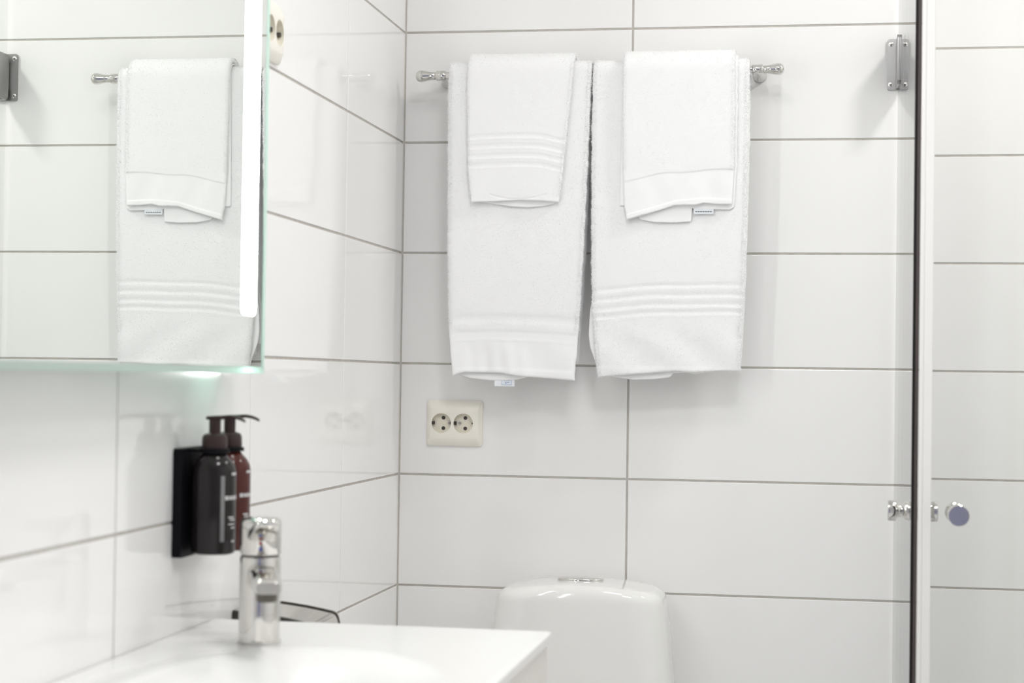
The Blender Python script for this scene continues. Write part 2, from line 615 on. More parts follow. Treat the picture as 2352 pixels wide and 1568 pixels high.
def pile(parent, outer, nu, nr, keep, n, length, seed):
    """short terry loops standing off the cloth, one joined mesh."""
    r = np.random.default_rng(seed)
    P = outer.reshape(nr, nu, 3)
    a, b, c, d = P[:-1, :-1], P[:-1, 1:], P[1:, 1:], P[1:, :-1]
    nrm = np.cross(b - a, d - a)
    area = np.linalg.norm(nrm, axis=-1)
    nrm = nrm / np.maximum(area[..., None], 1e-12)
    side = np.ones(nu - 1); side[:7] = 5.0; side[-7:] = 5.0
    w = (area * side[None, :]).reshape(-1) * keep(a.reshape(-1, 3))
    idx = r.choice(len(w), size=n, p=w / w.sum())
    s, t = r.random(n)[:, None], r.random(n)[:, None]
    A, B_, C, D = (q.reshape(-1, 3)[idx] for q in (a, b, c, d))
    base = (A * (1 - s) + B_ * s) * (1 - t) + (D * (1 - s) + C * s) * t
    nn = nrm.reshape(-1, 3)[idx]
    if (nn[:, 1] * np.where(base[:, 1] < RY, -1, 1)).mean() < 0:
        nn = -nn
    tang = r.normal(size=(n, 3))
    tang /= np.linalg.norm(tang, axis=1, keepdims=True)
    dirn = nn + 0.75 * r.normal(size=(n, 3)) * np.array([1, .5, 1]) + np.array([0, 0, -.35])
    dirn /= np.linalg.norm(dirn, axis=1, keepdims=True)
    L = length * r.uniform(.5, 1.0, (n, 1))
    wv = tang * 0.00042
    V = np.concatenate([base - nn * .0004 - wv, base - nn * .0004 + wv, base + dirn * L], 1).reshape(-1, 3)
    me = bpy.data.meshes.new('terry_pile')
    me.vertices.add(3 * n)
    me.vertices.foreach_set('co', V.astype(np.float32).ravel())
    me.loops.add(3 * n)
    me.polygons.add(n)
    me.loops.foreach_set('vertex_index', np.arange(3 * n, dtype=np.int32))
    me.polygons.foreach_set('loop_start', np.arange(0, 3 * n, 3, dtype=np.int32))
    me.update()
    o = link_mesh('terry_pile', me, M['pile'], parent)
    o['kind'] = 'stuff'
    return o


def groove(z, zc, w, d):
    return -d * np.exp(-((z - zc) / w) ** 4)


def edge_noise(f, seed, amp=.0012):
    r = np.random.default_rng(seed)
    ph = r.uniform(0, 6.28, 6)
    ks = r.uniform(60, 420, 6)

    def g(z):
        return f(z) + amp * sum(np.sin(k * z + p) for k, p in zip(ks, ph)) / 6
    return g


TOWELS = 'white towels on the chrome rail'
# --- bath towel by the corner
xl = edge_noise(interp([(1.78, .1035), (1.745, .1015), (1.70, .1005), (1.43, .1035), (1.28, .108), (1.19, .116)]), 1)
xr_ = edge_noise(interp([(1.78, .3565), (1.745, .3585), (1.60, .3545), (1.43, .3485), (1.30, .3425), (1.19, .3350)]), 2)
hemz = interp([(0, 1.1940), (.04, 1.1985), (.10, 1.2025), (.40, 1.2020), (.50, 1.1985), (.58, 1.1962), (.72, 1.1945), (1, 1.1905)])
wv = wave_field(3, .0011)


def rel_t1(x, z):
    b = z - 0.0035 * np.sin((x - .11) / .23 * PI) + .010 * smooth01((.125 - x) / .02) + (x - .2) * .018
    r_ = groove(b, 1.2965, .0072, .0014)
    r_ = r_ - .0012 * smooth01((1.2760 - b) / .003)
    r_ = r_ + .0010 * np.exp(-((b - 1.2575) / .0014) ** 2)
    r_ = r_ + .0011 * smooth01((1.2085 - b) / .004)
    low = smooth01((1.262 - b) / .03)
    return r_ + low * (.0010 * np.sin(x * 230 + z * 22) * np.exp(-((x - .19) / .06) ** 2) + .0016 * np.sin(x * 62 + z * 20 + 1.0))


t = thing('bath_towel', (.23, RY, 1.19), 'long white bath towel nearest the tiled corner, small blue-printed tag below its hem', 'towel', TOWELS)
o, outer, nu, nr = sheet('outer_fold', M['terry'], t, xl, xr_, hemz, 1.22, .0125, .0085, rel_t1, wv)
pile(t, outer, nu, nr, lambda p: ((p[:, 2] > 1.2775) | (p[:, 1] > RY)) * 1.0, 80000, .0034, 21)
hem2 = interp([(0, 1.202), (.12, 1.1925), (.30, 1.1885), (.44, 1.1890), (.52, 1.1905), (.60, 1.1945), (.68, 1.200), (1, 1.204)])
sheet('inner_fold', M['weave'], t, lambda z: xl(z) + .003, lambda z: xr_(z) - .004, hem2, 1.24, .0072, .0044, None, wv, nx=40, nz=60)
bm = bmesh.new(); box(bm, .1905, .2265, -.0800, -.0792, 1.1788, 1.215)
lab = obj('care_tag', bm, M['tag'], t)
bm = bmesh.new()
for q in ((.2035, .2215, 1.1935, 1.1941), (.2035, .2215, 1.1812, 1.1818), (.2035, .2041, 1.1812, 1.1941), (.2209, .2215, 1.1812, 1.1941)):
    box(bm, q[0], q[1], -.0806, -.0800, q[2], q[3])
obj('tag_border', bm, M['print_blue'], lab)
bm = bmesh.new()
for q in ((.2085, .2170, 1.1862, 1.1868), (.2100, .2120, 1.1835, 1.1858), (.2135, .2175, 1.1850, 1.1860), (.2065, .2190, 1.1890, 1.1899), (.2065, .2180, 1.1912, 1.1920)):
    box(bm, q[0], q[1], -.0806, -.0800, q[2], q[3])
obj('tag_print', bm, M['print_blue'], lab)

# --- bath towel by the shower
xl2 = edge_noise(interp([(1.78, .3625), (1.745, .3610), (1.63, .3598), (1.45, .3615), (1.33, .3640), (1.26, .3690), (1.195, .3765)]), 5)
xr2 = edge_noise(interp([(1.78, .6325), (1.745, .6350), (1.60, .6345), (1.48, .6330), (1.35, .6300), (1.21, .6245)]), 6)
hemz2 = interp([(0, 1.1975), (.15, 1.2010), (.35, 1.2050), (.55, 1.2095), (.68, 1.2075), (.78, 1.2095), (.9, 1.2110), (1, 1.2110)])
wv2 = wave_field(8, .0010)


def rel_t2(x, z):
    b = z + .010 * smooth01((.50 - x) / .13) + .0008 * np.sin(x * 40)
    r_ = 0
    for zc in (1.3600, 1.3432, 1.3270, 1.3130):
        r_ = r_ + groove(b, zc, .0036, .0012) + .0004 * np.exp(-((b - zc + .0055) / .002) ** 2)
    r_ = r_ + .0010 * smooth01((1.2170 - z) / .003)
    low = smooth01((1.30 - b) / .05)
    return r_ + low * (.0016 * np.sin(x * 55 + z * 60))


t = thing('bath_towel', (.5, RY, 1.20), 'long white bath towel nearest the shower, four ribbed bands above its hem', 'towel', TOWELS)
o, outer, nu, nr = sheet('outer_fold', M['terry'], t, xl2, xr2, hemz2, 1.23, .0125, .0085, rel_t2, wv2)
pile(t, outer, nu, nr, lambda p: np.ones(len(p)), 86000, .0034, 22)
hem3 = interp([(0, 1.206), (.12, 1.1975), (.25, 1.1935), (.40, 1.1950), (.52, 1.1990), (.54, 1.206), (.64, 1.2075), (.70, 1.2040), (.76, 1.2075), (1, 1.2140)])
xl2b = interp([(1.78, .3640), (1.40, .3640), (1.345, .3655), (1.318, .3605), (1.30, .3590), (1.27, .3580), (1.25, .3610), (1.22, .372), (1.195, .377)])
sheet('inner_fold', M['weave'], t, xl2b, lambda z: xr2(z) - .004, hem3, 1.25, .0072, .0044, None, wv2, nx=60, nz=90)

# --- hand towel over the corner bath towel
xl3 = edge_noise(interp([(1.80, .1405), (1.76, .1385), (1.70, .1375), (1.63, .1395), (1.56, .1415), (1.50, .1480)]), 9, .0007)
xr3 = edge_noise(interp([(1.80, .3275), (1.765, .3295), (1.70, .3245), (1.61, .3160), (1.55, .3105), (1.50, .3045)]), 10, .0010)
hemz3 = interp([(0, 1.5040), (.3, 1.5052), (.55, 1.5075), (.8, 1.5060), (1, 1.5035)])
wv3 = wave_field(13, .0008)


def rel_s1(x, z):
    b = z - .0028 * np.sin((x - .14) / .17 * PI) + .007 * smooth01((x - .265) / .05)
    r_ = 0
    for zc in (1.6195, 1.6020, 1.5845, 1.5685):
        r_ = r_ + groove(b, zc, .0038, .0010) + .0004 * np.exp(-((b - zc + .0058) / .002) ** 2)
    # a soft drape line above the hem
    fold = 1.5185 - .0095 * (1 - ((x - .232) / .052) ** 2)
    r_ = r_ - .0013 * np.exp(-((z - fold) / .0011) ** 2) * (np.abs(x - .232) < .052)
    return r_ + .0012 * np.sin(x * 48 + 1) * smooth01((1.56 - z) / .05)


t = thing('hand_towel', (.23, RY, 1.50), 'short white hand towel hung over the bath towel nearest the tiled corner', 'towel', TOWELS)
o, outer, nu, nr = sheet('outer_fold', M['terry'], t, xl3, xr3, hemz3, 1.52, .0266, .0088, rel_s1, wv3)
pile(t, outer, nu, nr, lambda p: ((p[:, 2] > 1.512) | (p[:, 1] > RY)) * 1.0, 40000, .0024, 23)
hem4 = interp([(0, 1.512), (.10, 1.5055), (.25, 1.5015), (.45, 1.4970), (.65, 1.4950), (.85, 1.4975), (.95, 1.5010), (1, 1.506)])
sheet('inner_fold', M['weave'], t, lambda z: xl3(z) + .003, lambda z: xr3(z) - .003, hem4, 1.53, .0218, .0042, None, wv3, nx=50, nz=60)

# --- hand towel over the shower-side bath towel
xl4 = edge_noise(interp([(1.80, .4170), (1.765, .4155), (1.66, .4160), (1.56, .4175), (1.50, .4205), (1.475, .4245)]), 15, .0006)
xr4 = edge_noise(interp([(1.80, .6080), (1.765, .6100), (1.66, .6110), (1.56, .6105), (1.52, .6085), (1.49, .6065)]), 16, .0009)
hemz4 = interp([(0, 1.4722), (.25, 1.4848), (.36, 1.4905), (.47, 1.4972), (.56, 1.4982), (.66, 1.4975), (.74, 1.5015), (.85, 1.4995), (1, 1.4988)])
wv4 = wave_field(17, .0008)


def rel_s2(x, z):
    line = 1.5560 + .0055 * smooth01((x - .52) / .06) - .016 * smooth01((.50 - x) / .09)
    b = z - line
    r_ = -.0013 * smooth01(-b / .0025)
    r_ = r_ + .0009 * np.sin(x * 130) * np.exp(-((z - 1.53) / .02) ** 2)
    hem = np.interp(np.clip((x - .4215) / .188, 0, 1), [0, .25, .47, .74, 1], [1.4722, 1.4848, 1.4972, 1.5015, 1.4988])
    return r_ + .0013 * smooth01((hem + .010 - z) / .003) + .0014 * np.sin(x * 70 + 2) * smooth01((1.56 - z) / .05)


t = thing('hand_towel', (.51, RY, 1.47), 'short white hand towel over the shower-side bath towel, corner flap and tag below', 'towel', TOWELS)
o, outer, nu, nr = sheet('outer_fold', M['terry'], t, xl4, xr4, hemz4, 1.50, .0276, .0088, rel_s2, wv4)
pile(t, outer, nu, nr, lambda p: ((p[:, 2] > 1.557) | (p[:, 1] > RY)) * 1.0, 38000, .0024, 24)
hem5 = interp([(0, 1.4985), (.02, 1.4975), (.14, 1.4990), (.17, 1.4762), (.20, 1.4725), (.32, 1.4685), (.50, 1.4680), (.628, 1.4700), (.636, 1.4930), (.80, 1.4912), (.97, 1.4905), (1, 1.4950)])
sheet('inner_fold', M['weave'], t, interp([(1.8, .4175), (1.60, .4130), (1.50, .4115), (1.46, .4125)]), lambda z: xr4(z) + .004, hem5, 1.51, .0223, .0044, None, wv4, nx=110, nz=70)
bm = bmesh.new(); box(bm, .5410, .5760, -.0965, -.0955, 1.4832, 1.505, .0004)
lab = obj('care_tag', bm, M['tag'], t)
bm = bmesh.new()
for k in range(7):
    box(bm, .5440 + k * .0042, .5472 + k * .0042, -.0970, -.0965, 1.4868, 1.4880)
obj('tag_print', bm, M['print_grey'], lab)


# ------------------------------------------------------------------ wall sockets
def socket(origin, udir, normal, flip, label):
    """double earthed outlet built in local (u, depth, z) space."""
    ud, nd = Vector((*udir, 0)), Vector((*normal, 0))
    o3 = Vector(origin)
    root = thing('wall_socket', origin, label, 'socket', 'double wall sockets')
    s = -1 if flip else 1

    def W(u, d, z):
        return o3 + ud * (u * s) + nd * d + Vector((0, 0, z))
    w, h = 0.1035, 0.0830
    c = (-0.0232, 0.0175)
    R_ = 0.0186
    # bezel: outer outline rises to a raised field, holes cut as rings in the field
    bm = bmesh.new()
    n = 64
    lev = [rounded_rect(0, 0, w, h, .006, 15), rounded_rect(0, 0, w, h, .006, 15), rounded_rect(0, 0, w - .003, h - .003, .006, 15),
           rounded_rect(.001, 0, w - .014, h - .024, .004, 15), rounded_rect(.001, 0, w - .017, h - .029, .004, 15)]
    dep = [0.0, .0045, .0062, .0118, .0125]
    loft(bm, [[W(p[0], d, p[1]) for p in L] for L, d in zip(lev, dep)])
    for f in list(bm.faces):
        if len(f.verts) > 10:
            bm.faces.remove(f)
    # field with two round holes, triangulated between the outline and circles
    top = lev[-1]
    vt = [bm.verts.new(W(p[0], .0125, p[1])) for p in top]
    es = [bm.edges.new((vt[i], vt[(i + 1) % len(vt)])) for i in range(len(vt))]
    for cu in c:
        vc = [bm.verts.new(W(cu + R_ * math.cos(2 * PI * k / 48), .0125, R_ * math.sin(2 * PI * k / 48))) for k in range(48)]
        es += [bm.edges.new((vc[i], vc[(i + 1) % 48])) for i in range(48)]
    bmesh.ops.triangle_fill(bm, use_beauty=True, edges=es)
    bmesh.ops.remove_doubles(bm, verts=bm.verts[:], dist=1e-6)
    obj('cover_plate', bm, M['cream'], root, True, 25)
    for i, cu in enumerate(c):
        bm = bmesh.new()
        lathe(bm, W(cu, .0127, 0), -nd, [(0, R_ - .0009), (0, R_ + .0001), (.0095, R_ - .0006), (.0107, R_ - .002), (.0107, 0)], 48)
        for f in list(bm.faces):
            if len(f.verts) > 10:
                bm.faces.remove(f)
        well = obj('socket_well', bm, M['cream_in'], root, True, 35)
        for zz in (-.0095, .0095):
            bm = bmesh.new()
            lathe(bm, W(cu + .0020 * s * s, .0026, zz), -nd, [(0, .0029), (.0001, 0)], 20)
            lathe(bm, W(cu + .0020, .00265, zz), -nd, [(0, .0034), (0.0002, .0034)], 20)
            obj('pin_hole', bm, M['hole'], well)
        for du, ww in ((-.0168, .0030), (.0166, .0016)):
            bm = bmesh.new()
            a = W(cu + du - ww, .0022, -.0030 if du < 0 else -.0014); b = W(cu + du + ww, .0090, .0030 if du < 0 else .0014)
            box(bm, min(a.x, b.x), max(a.x, b.x), min(a.y, b.y), max(a.y, b.y), min(a.z, b.z), max(a.z, b.z), .0005)
            obj('earth_clip', bm, M['hole'], well)
        su = .0128 if i == 0 else -.0075
        bm = bmesh.new()
        lathe(bm, W(cu + su, .0022, 0), nd, [(0, .0030), (.0010, .0030), (.0013, .0026), (.0013, 0)], 20)
        scr = obj('screw', bm, M['screw'], well, True, 30)
        bm = bmesh.new()
        for aa in (0.6, 0.6 + PI / 2):
            pu, pz = math.cos(aa) * .0021, math.sin(aa) * .0021
            qu, qz = -math.sin(aa) * .0004, math.cos(aa) * .0004
            loft(bm, [[W(cu + su + x1 * pu + x2 * qu, d, x1 * pz + x2 * qz) for x1, x2 in ((-1, -1), (1, -1), (1, 1), (-1, 1))] for d in (.0032, .0036)])
        obj('screw_slot', bm, M['hole'], scr)
        for zz in (-R_ + .0012, R_ - .0012):
            bm = bmesh.new()
            a = W(cu - .0035, .004, zz - .0008); b = W(cu + .0035, .0115, zz + .0008)
            box(bm, min(a.x, b.x), max(a.x, b.x), min(a.y, b.y), max(a.y, b.y), min(a.z, b.z), max(a.z, b.z), .0004)
            obj('guide_rib', bm, M['cream'], well)
    return root


socket((0.1040, 0.0, 1.1100), (1, 0), (0, -1), False, 'cream double wall socket on the tiles below the towels')
socket((0.0, -0.8435, 1.6725), (0, 1), (1, 0), True, 'cream double wall socket half hidden behind the mirror edge')


# ------------------------------------------------------------------ shower doors
GX, GY = 0.8930, -0.7000
dr = thing('shower_door', (GX, -0.36, 0.02), 'clear glass shower door seen edge-on, hinged to the towel wall', 'shower door', 'glass shower doors')
bm = bmesh.new(); box(bm, GX - .003, GX + .003, GY + .004, -.012, .02, 2.02)
obj('glass_pane', bm, M['glass'], dr)
bm = bmesh.new(); box(bm, GX - .0050, GX - .0012, GY - .004, GY + .004, .02, 2.02, .0006)
obj('edge_seal', bm, M['seal_dark'], dr)
bm = bmesh.new(); box(bm, GX - .0012, GX + .0034, GY - .004, GY + .004, .02, 2.02, .0006)
obj('magnet_strip', bm, M['seal_grey'], dr)
for hz in (1.7545, 0.30):
    bm = bmesh.new()
    prism(bm, rounded_rect(.8920, hz, .0405, .0895, .004), 'y', -.0045, -.0003)
    plate = obj('hinge_plate', bm, M['satin'], dr)
    for sx in (-.0142, .0142):
        for sz in (-.0355, .0355):
            bm = bmesh.new()
            lathe(bm, (.8920 + sx, -.0045, hz + sz), (0, -1, 0), [(0, .0046), (.0006, .0044), (.0011, .003), (.0011, 0)], 20)
            sc = obj('screw', bm, M['screw'], plate, True, 30)
            bm = bmesh.new()
            a = random.uniform(0, PI)
            for k in range(2):
                aa = a + k * PI / 2
                px, pz, qx, qz = math.cos(aa) * .0024, math.sin(aa) * .0024, -math.sin(aa) * .0005, math.cos(aa) * .0005
                loft(bm, [[(.8920 + sx + u * px + v * qx, y, hz + sz + u * pz + v * qz) for u, v in ((-1, -1), (1, -1), (1, 1), (-1, 1))] for y in (-.0057, -.0052)])
            obj('screw_slot', bm, M['hole'], plate)
    for sx, e0 in ((-1, 0), (1, 1)):
        bm = bmesh.new()
        x0 = GX + sx * .0031
        x1 = GX + sx * .0066
        prism(bm, rounded_rect(-.0400, hz - .001, .058, .086, .006), 'x', min(x0, x1), max(x0, x1))
        bmesh.ops.bevel(bm, geom=[e for e in bm.edges if len(e.link_faces) == 2 and any(len(f.verts) > 10 for f in e.link_faces)], offset=.0012, segments=2, affect='EDGES')
        obj('hinge_clamp', bm, M['satin'], dr, True, 30)
    bm = bmesh.new(); box(bm, GX - .0014, GX + .0014, -.0694, -.0670, hz - .041, hz + .040)
    obj('gasket', bm, M['seal_dark'], dr)
    bm = bmesh.new()
    lathe(bm, (GX, -.0115, hz - .024), (0, 0, 1), [(0, .0), (0, .0068), (.048, .0068), (.048, 0)], 20)
    obj('hinge_knuckle', bm, M['satin'], dr, True, 40)


def knob(parent, centre, axis):
    prof = [(.0032, 0), (.0032, .0128), (.0040, .0135), (.0095, .0135), (.0108, .0128), (.0132, .0100), (.0160, .0082), (.0190, .0085), (.0215, .0105), (.0232, .0140), (.0240, .0144), (.0335, .0144), (.0345, .0136), (.0347, 0)]
    for s in (1, -1):
        bm = bmesh.new()
        lathe(bm, centre, Vector(axis) * s, prof, 40)
        obj('door_knob', bm, M['chrome'], parent, True, 35)


knob(dr, (GX, -.640, 1.0150), (1, 0, 0))

d2 = thing('shower_door', (1.28, GY, 0.02), 'clear glass shower door facing the camera with a round chrome knob', 'shower door', 'glass shower doors')
bm = bmesh.new(); box(bm, .9145, 1.70, GY - .003, GY + .003, .02, 2.02)
obj('glass_pane', bm, M['glass'], d2)
bm = bmesh.new(); box(bm, .8972, .9030, GY - .004, GY + .004, .02, 2.02, .0008)
obj('edge_seal', bm, M['seal_clear'], d2)
bm = bmesh.new(); box(bm, .9030, .9150, GY - .0036, GY + .0036, .02, 2.02, .0008)
obj('edge_profile', bm, M['seal_clear'], d2)
knob(d2, (.9500, GY, 1.0165), (0, -1, 0))
for hz in (1.75, 0.30):
    bm = bmesh.new(); box(bm, XR - .005, XR - .0005, GY - .02, GY + .02, hz - .045, hz + .045, .001)
    obj('hinge_plate', bm, M['satin'], d2)
    bm = bmesh.new(); box(bm, 1.685, XR - .005, GY - .0085, GY + .0085, hz - .042, hz + .042, .001)
    obj('hinge_clamp', bm, M['satin'], d2)


# ------------------------------------------------------------------ toilet
toi = thing('toilet', (.356, -.35, 0), 'white porcelain toilet cistern with domed top and chrome flush button', 'toilet')
TC = .3560


def superellipse(cx, cy, a, b_, n, z, k=96, back=None):
    pts = []
    for i in range(k):
        t_ = 2 * PI * i / k
        c, s = math.cos(t_), math.sin(t_)
        x = cx + a * math.copysign(abs(c) ** (2 / n), c)
        y = cy + b_ * math.copysign(abs(s) ** (2 / n), s)
        pts.append((x, y, z if not callable(z) else z(x, y)))
    return pts


hwz = interp([(.38, .180), (.50, .174), (.60, .1665), (.70, .1575), (.76, .1520), (.800, .1470), (.815, .1445)])
rings = []
for z in (.40, .45, .50, .55, .60, .65, .70, .74, .77, .79, .803, .811):
    b_ = .088 + (.81 - z) * .03
    rings.append(superellipse(TC, -.015 - b_, float(hwz(z)), b_, 4.6, z))
for k in range(1, 11):                      # rounded shoulder into a shallow dome
    a_ = PI / 2 * k / 10
    ins = .020 * (1 - math.cos(a_))
    s_ = .1445 - ins
    def zz(x, y, a_=a_, s_=s_):
        e = 1 - ((x - TC) / .150) ** 2
        return .811 + .016 * math.sin(a_) + .0150 * max(0, e) * math.sin(a_)
    rings.append(superellipse(TC, -.015 - .088, s_, .088 - ins * .8, 4.6, zz))
for sc_ in (.75, .5, .25, .05):
    def zz(x, y, sc_=sc_):
        e = 1 - ((x - TC) / .150) ** 2
        return .827 + .0150 * e + .0015 * (1 - sc_)
    rings.append(superellipse(TC, -.103, .1245 * sc_, .072 * sc_, 4.6 - 2 * (1 - sc_), zz))
bm = bmesh.new(); loft(bm, rings)
obj('cistern', bm, M['porcelain'], toi, True, 60)
bm = bmesh.new()
loft(bm, [superellipse(TC - .004, -.098, a, b2, 2.3, z, 48) for a, b2, z in ((.0405, .0225, .8415), (.0405, .0225, .8450), (.0395, .0215, .8462), (.0345, .0185, .8462), (.0340, .0180, .8452), (.0335, .0178, .8462), (.031, .016, .8470), (.008, .004, .8474))])
btn = obj('flush_button', bm, M['chrome'], toi, True, 40)
bm = bmesh.new()
rb = []
for z, a, f_, bk in ((0.0, .115, -.52, -.06), (.06, .110, -.50, -.05), (.18, .125, -.56, -.04), (.28, .160, -.62, -.03), (.36, .180, -.66, -.02), (.40, .182, -.665, -.02)):
    rb.append(superellipse(TC, (f_ + bk) / 2, a, (bk - f_) / 2, 2.8, z, 64))
loft(bm, rb)
obj('bowl', bm, M['porcelain'], toi, True, 60)
bm = bmesh.new()
loft(bm, [superellipse(TC, -.44, a, b2, 2.5, z, 64) for a, b2, z in ((.180, .222, .401), (.184, .226, .408), (.184, .226, .425), (.176, .218, .434), (.12, .16, .440))])
obj('seat_lid', bm, M['porcelain'], toi, True, 60)


# ------------------------------------------------------------------ vanity and basin
SX, SY1, SY0, SZ = .4375, -1.0144, -1.822, .8800
van = thing('vanity_cabinet', (.22, -1.418, .25), 'white vanity cabinet under the washbasin', 'cabinet')
for y0, y1 in ((SY1 - .030, SY1 - .012), (SY0 + .012, SY0 + .030)):
    bm = bmesh.new(); box(bm, .002, SX - .024, y0, y1, .25, SZ - .0135)
    obj('side_panel', bm, M['laminate'], van)
bm = bmesh.new(); box(bm, .002, SX - .024, SY0 + .030, SY1 - .030, .25, .268)
obj('bottom_panel', bm, M['laminate'], van)
ym = (SY0 + SY1) / 2
for y0, y1 in ((SY0 + .012, ym - .0015), (ym + .0015, SY1 - .0095)):
    bm = bmesh.new(); box(bm, SX - .0235, SX - .0045, y0, y1, .25, SZ - .0145, .001)
    obj('cabinet_door', bm, M['laminate'], van)

bas = thing('washbasin', (.22, -1.418, SZ - .012), 'white washbasin slab with an oval bowl and square front corner', 'washbasin')
BCX, BCY, BA, BBY = .212, -1.525, .180, .292
nx_, ny_ = 96, 150
xs = np.linspace(.002, SX, nx_)
ys = np.linspace(SY0, SY1, ny_)
GXX, GYY = np.meshgrid(xs, ys, indexing='ij')
dd = np.sqrt(((GXX - BCX) / BA) ** 2 + ((GYY - BCY) / BBY) ** 2)
depth = .105 * (1 - np.clip(dd, 0, 1) ** 3.2) + .004 * np.clip((1.03 - dd) / .06, 0, 1) ** 2 * (dd > 1)
depth = .105 * (1 - smooth01((dd - .25) / .80) ** 1.0)
GZ = SZ - depth
ed = np.minimum(np.minimum(GXX - (-1), SX - GXX), np.minimum(SY1 - GYY, GYY - SY0))
GZ = GZ - .0025 * np.clip(1 - ed / .004, 0, 1) ** 2
vs = np.stack([GXX, GYY, GZ], -1).reshape(-1, 3)
fs = []
for i in range(nx_ - 1):
    for j in range(ny_ - 1):
        a = i * ny_ + j
        fs.append((a, a + ny_, a + ny_ + 1, a + 1))
border = [j for j in range(ny_)] + [i * ny_ + ny_ - 1 for i in range(1, nx_)] + [(nx_ - 1) * ny_ + j for j in range(ny_ - 2, -1, -1)] + [i * ny_ for i in range(nx_ - 2, 0, -1)]
base = len(vs)
low = vs[border].copy(); low[:, 2] = SZ - .013
ctr = np.array([.2, -1.418])
low2 = low.copy()
low2[:, 0] = ctr[0] + (low[:, 0] - ctr[0]) * .93; low2[:, 1] = ctr[1] + (low[:, 1] - ctr[1]) * .95
bz = low2.copy(); bz[:, 2] = SZ - .0132
vs = np.concatenate([vs, low, bz])
nbd = len(border)
for k in range(nbd):
    k2 = (k + 1) % nbd
    fs.append((border[k], border[k2], base + k2, base + k))
    fs.append((base + k, base + k2, base + nbd + k2, base + nbd + k))
me = bpy.data.meshes.new('basin_top')
me.from_pydata(vs.tolist(), [], fs)
bmx = bmesh.new(); bmx.from_mesh(me); bmesh.ops.recalc_face_normals(bmx, faces=bmx.faces[:]); bmx.to_mesh(me); bmx.free()
o = link_mesh('basin_top', me, M['basin'], bas, True)
me.set_sharp_from_angle(angle=math.radians(35))
bm = bmesh.new()
lathe(bm, (BCX, BCY, SZ - .1048), (0, 0, 1), [(0, 0), (0, .022), (.002, .022), (.003, .018), (.003, 0)], 32)
obj('drain', bm, M['chrome'], bas, True, 40)

# ------------------------------------------------------------------ mixer tap
TX, TY = .1185, -1.2060
tap = thing('mixer_tap', (TX, TY, SZ), 'chrome single-lever mixer tap standing on the washbasin', 'tap')
DIR = Vector((math.sin(math.radians(22)), -math.cos(math.radians(22)), 0))
SID = Vector((DIR.y, -DIR.x, 0)) * -1
UP = Vector((0, 0, 1))
TO = Vector((TX, TY, SZ))
bm = bmesh.new()
lathe(bm, TO, UP, [(.0002, 0), (.0002, .0252), (.003, .0254), (.0045, .0240), (.098, .0240), (.1010, .0232), (.1010, 0)], 48)
obj('tap_body', bm, M['chrome'], tap, True, 30)
bm = bmesh.new()
lathe(bm, TO, UP, [(.1005, 0), (.1005, .0220), (.1045, .0220), (.1045, 0)], 48)
obj('cartridge_ring', bm, M['dark_metal'], tap, True, 30)
hd = bmesh.new()
lathe(hd, TO, UP, [(.104, 0), (.104, .0235), (.1055, .0243), (.139, .0241), (.1435, .0232), (.1460, .0205), (.1472, .014), (.1474, 0)], 48)
head = obj('lever_head', hd, M['chrome'], tap, True, 40)


def bar(bm, path, widths, heights, r=.35, n=8):
    rings = []
    for P, w_, h_ in zip(path, widths, heights):
        ring = []
        for q in rounded_rect(0, 0, w_, h_, min(w_, h_) * r, n):
            ring.append(P + SID * q[0] + UP * q[1])
        rings.append(ring)
    loft(bm, rings)


bm = bmesh.new()
bar(bm, [TO + DIR * d + UP * z for d, z in ((.010, .128), (.030, .1300), (.055, .1355), (.078, .1420), (.086, .1440), (.0885, .1445))], [.036, .034, .031, .029, .027, .020], [.020, .0150, .0115, .0090, .0075, .004])
obj('lever', bm, M['chrome'], tap, True, 45)
bm = bmesh.new()
bar(bm, [TO + DIR * d + UP * z for d, z in ((.008, .078), (.030, .080), (.065, .0825), (.095, .0815), (.112, .0785), (.118, .0765))], [.034, .033, .032, .032, .031, .026], [.034, .030, .024, .021, .019, .013])
obj('spout', bm, M['chrome'], tap, True, 45)
bm = bmesh.new()
lathe(bm, TO + DIR * .102 + UP * .0605, UP, [(0, 0), (0, .0108), (.0015, .0118), (.011, .0118), (.011, 0)], 32)
obj('aerator', bm, M['dark_metal'], tap, True, 40)
for mname, dz in (('red', .1185), ('blue', .1115)):
    bm = bmesh.new()
    lathe(bm, TO + DIR * .0240 - SID * .002 + UP * dz, DIR, [(0, .0021), (.0006, .0019), (.0008, 0)], 20)
    obj('temperature_dot', bm, M[mname], head)

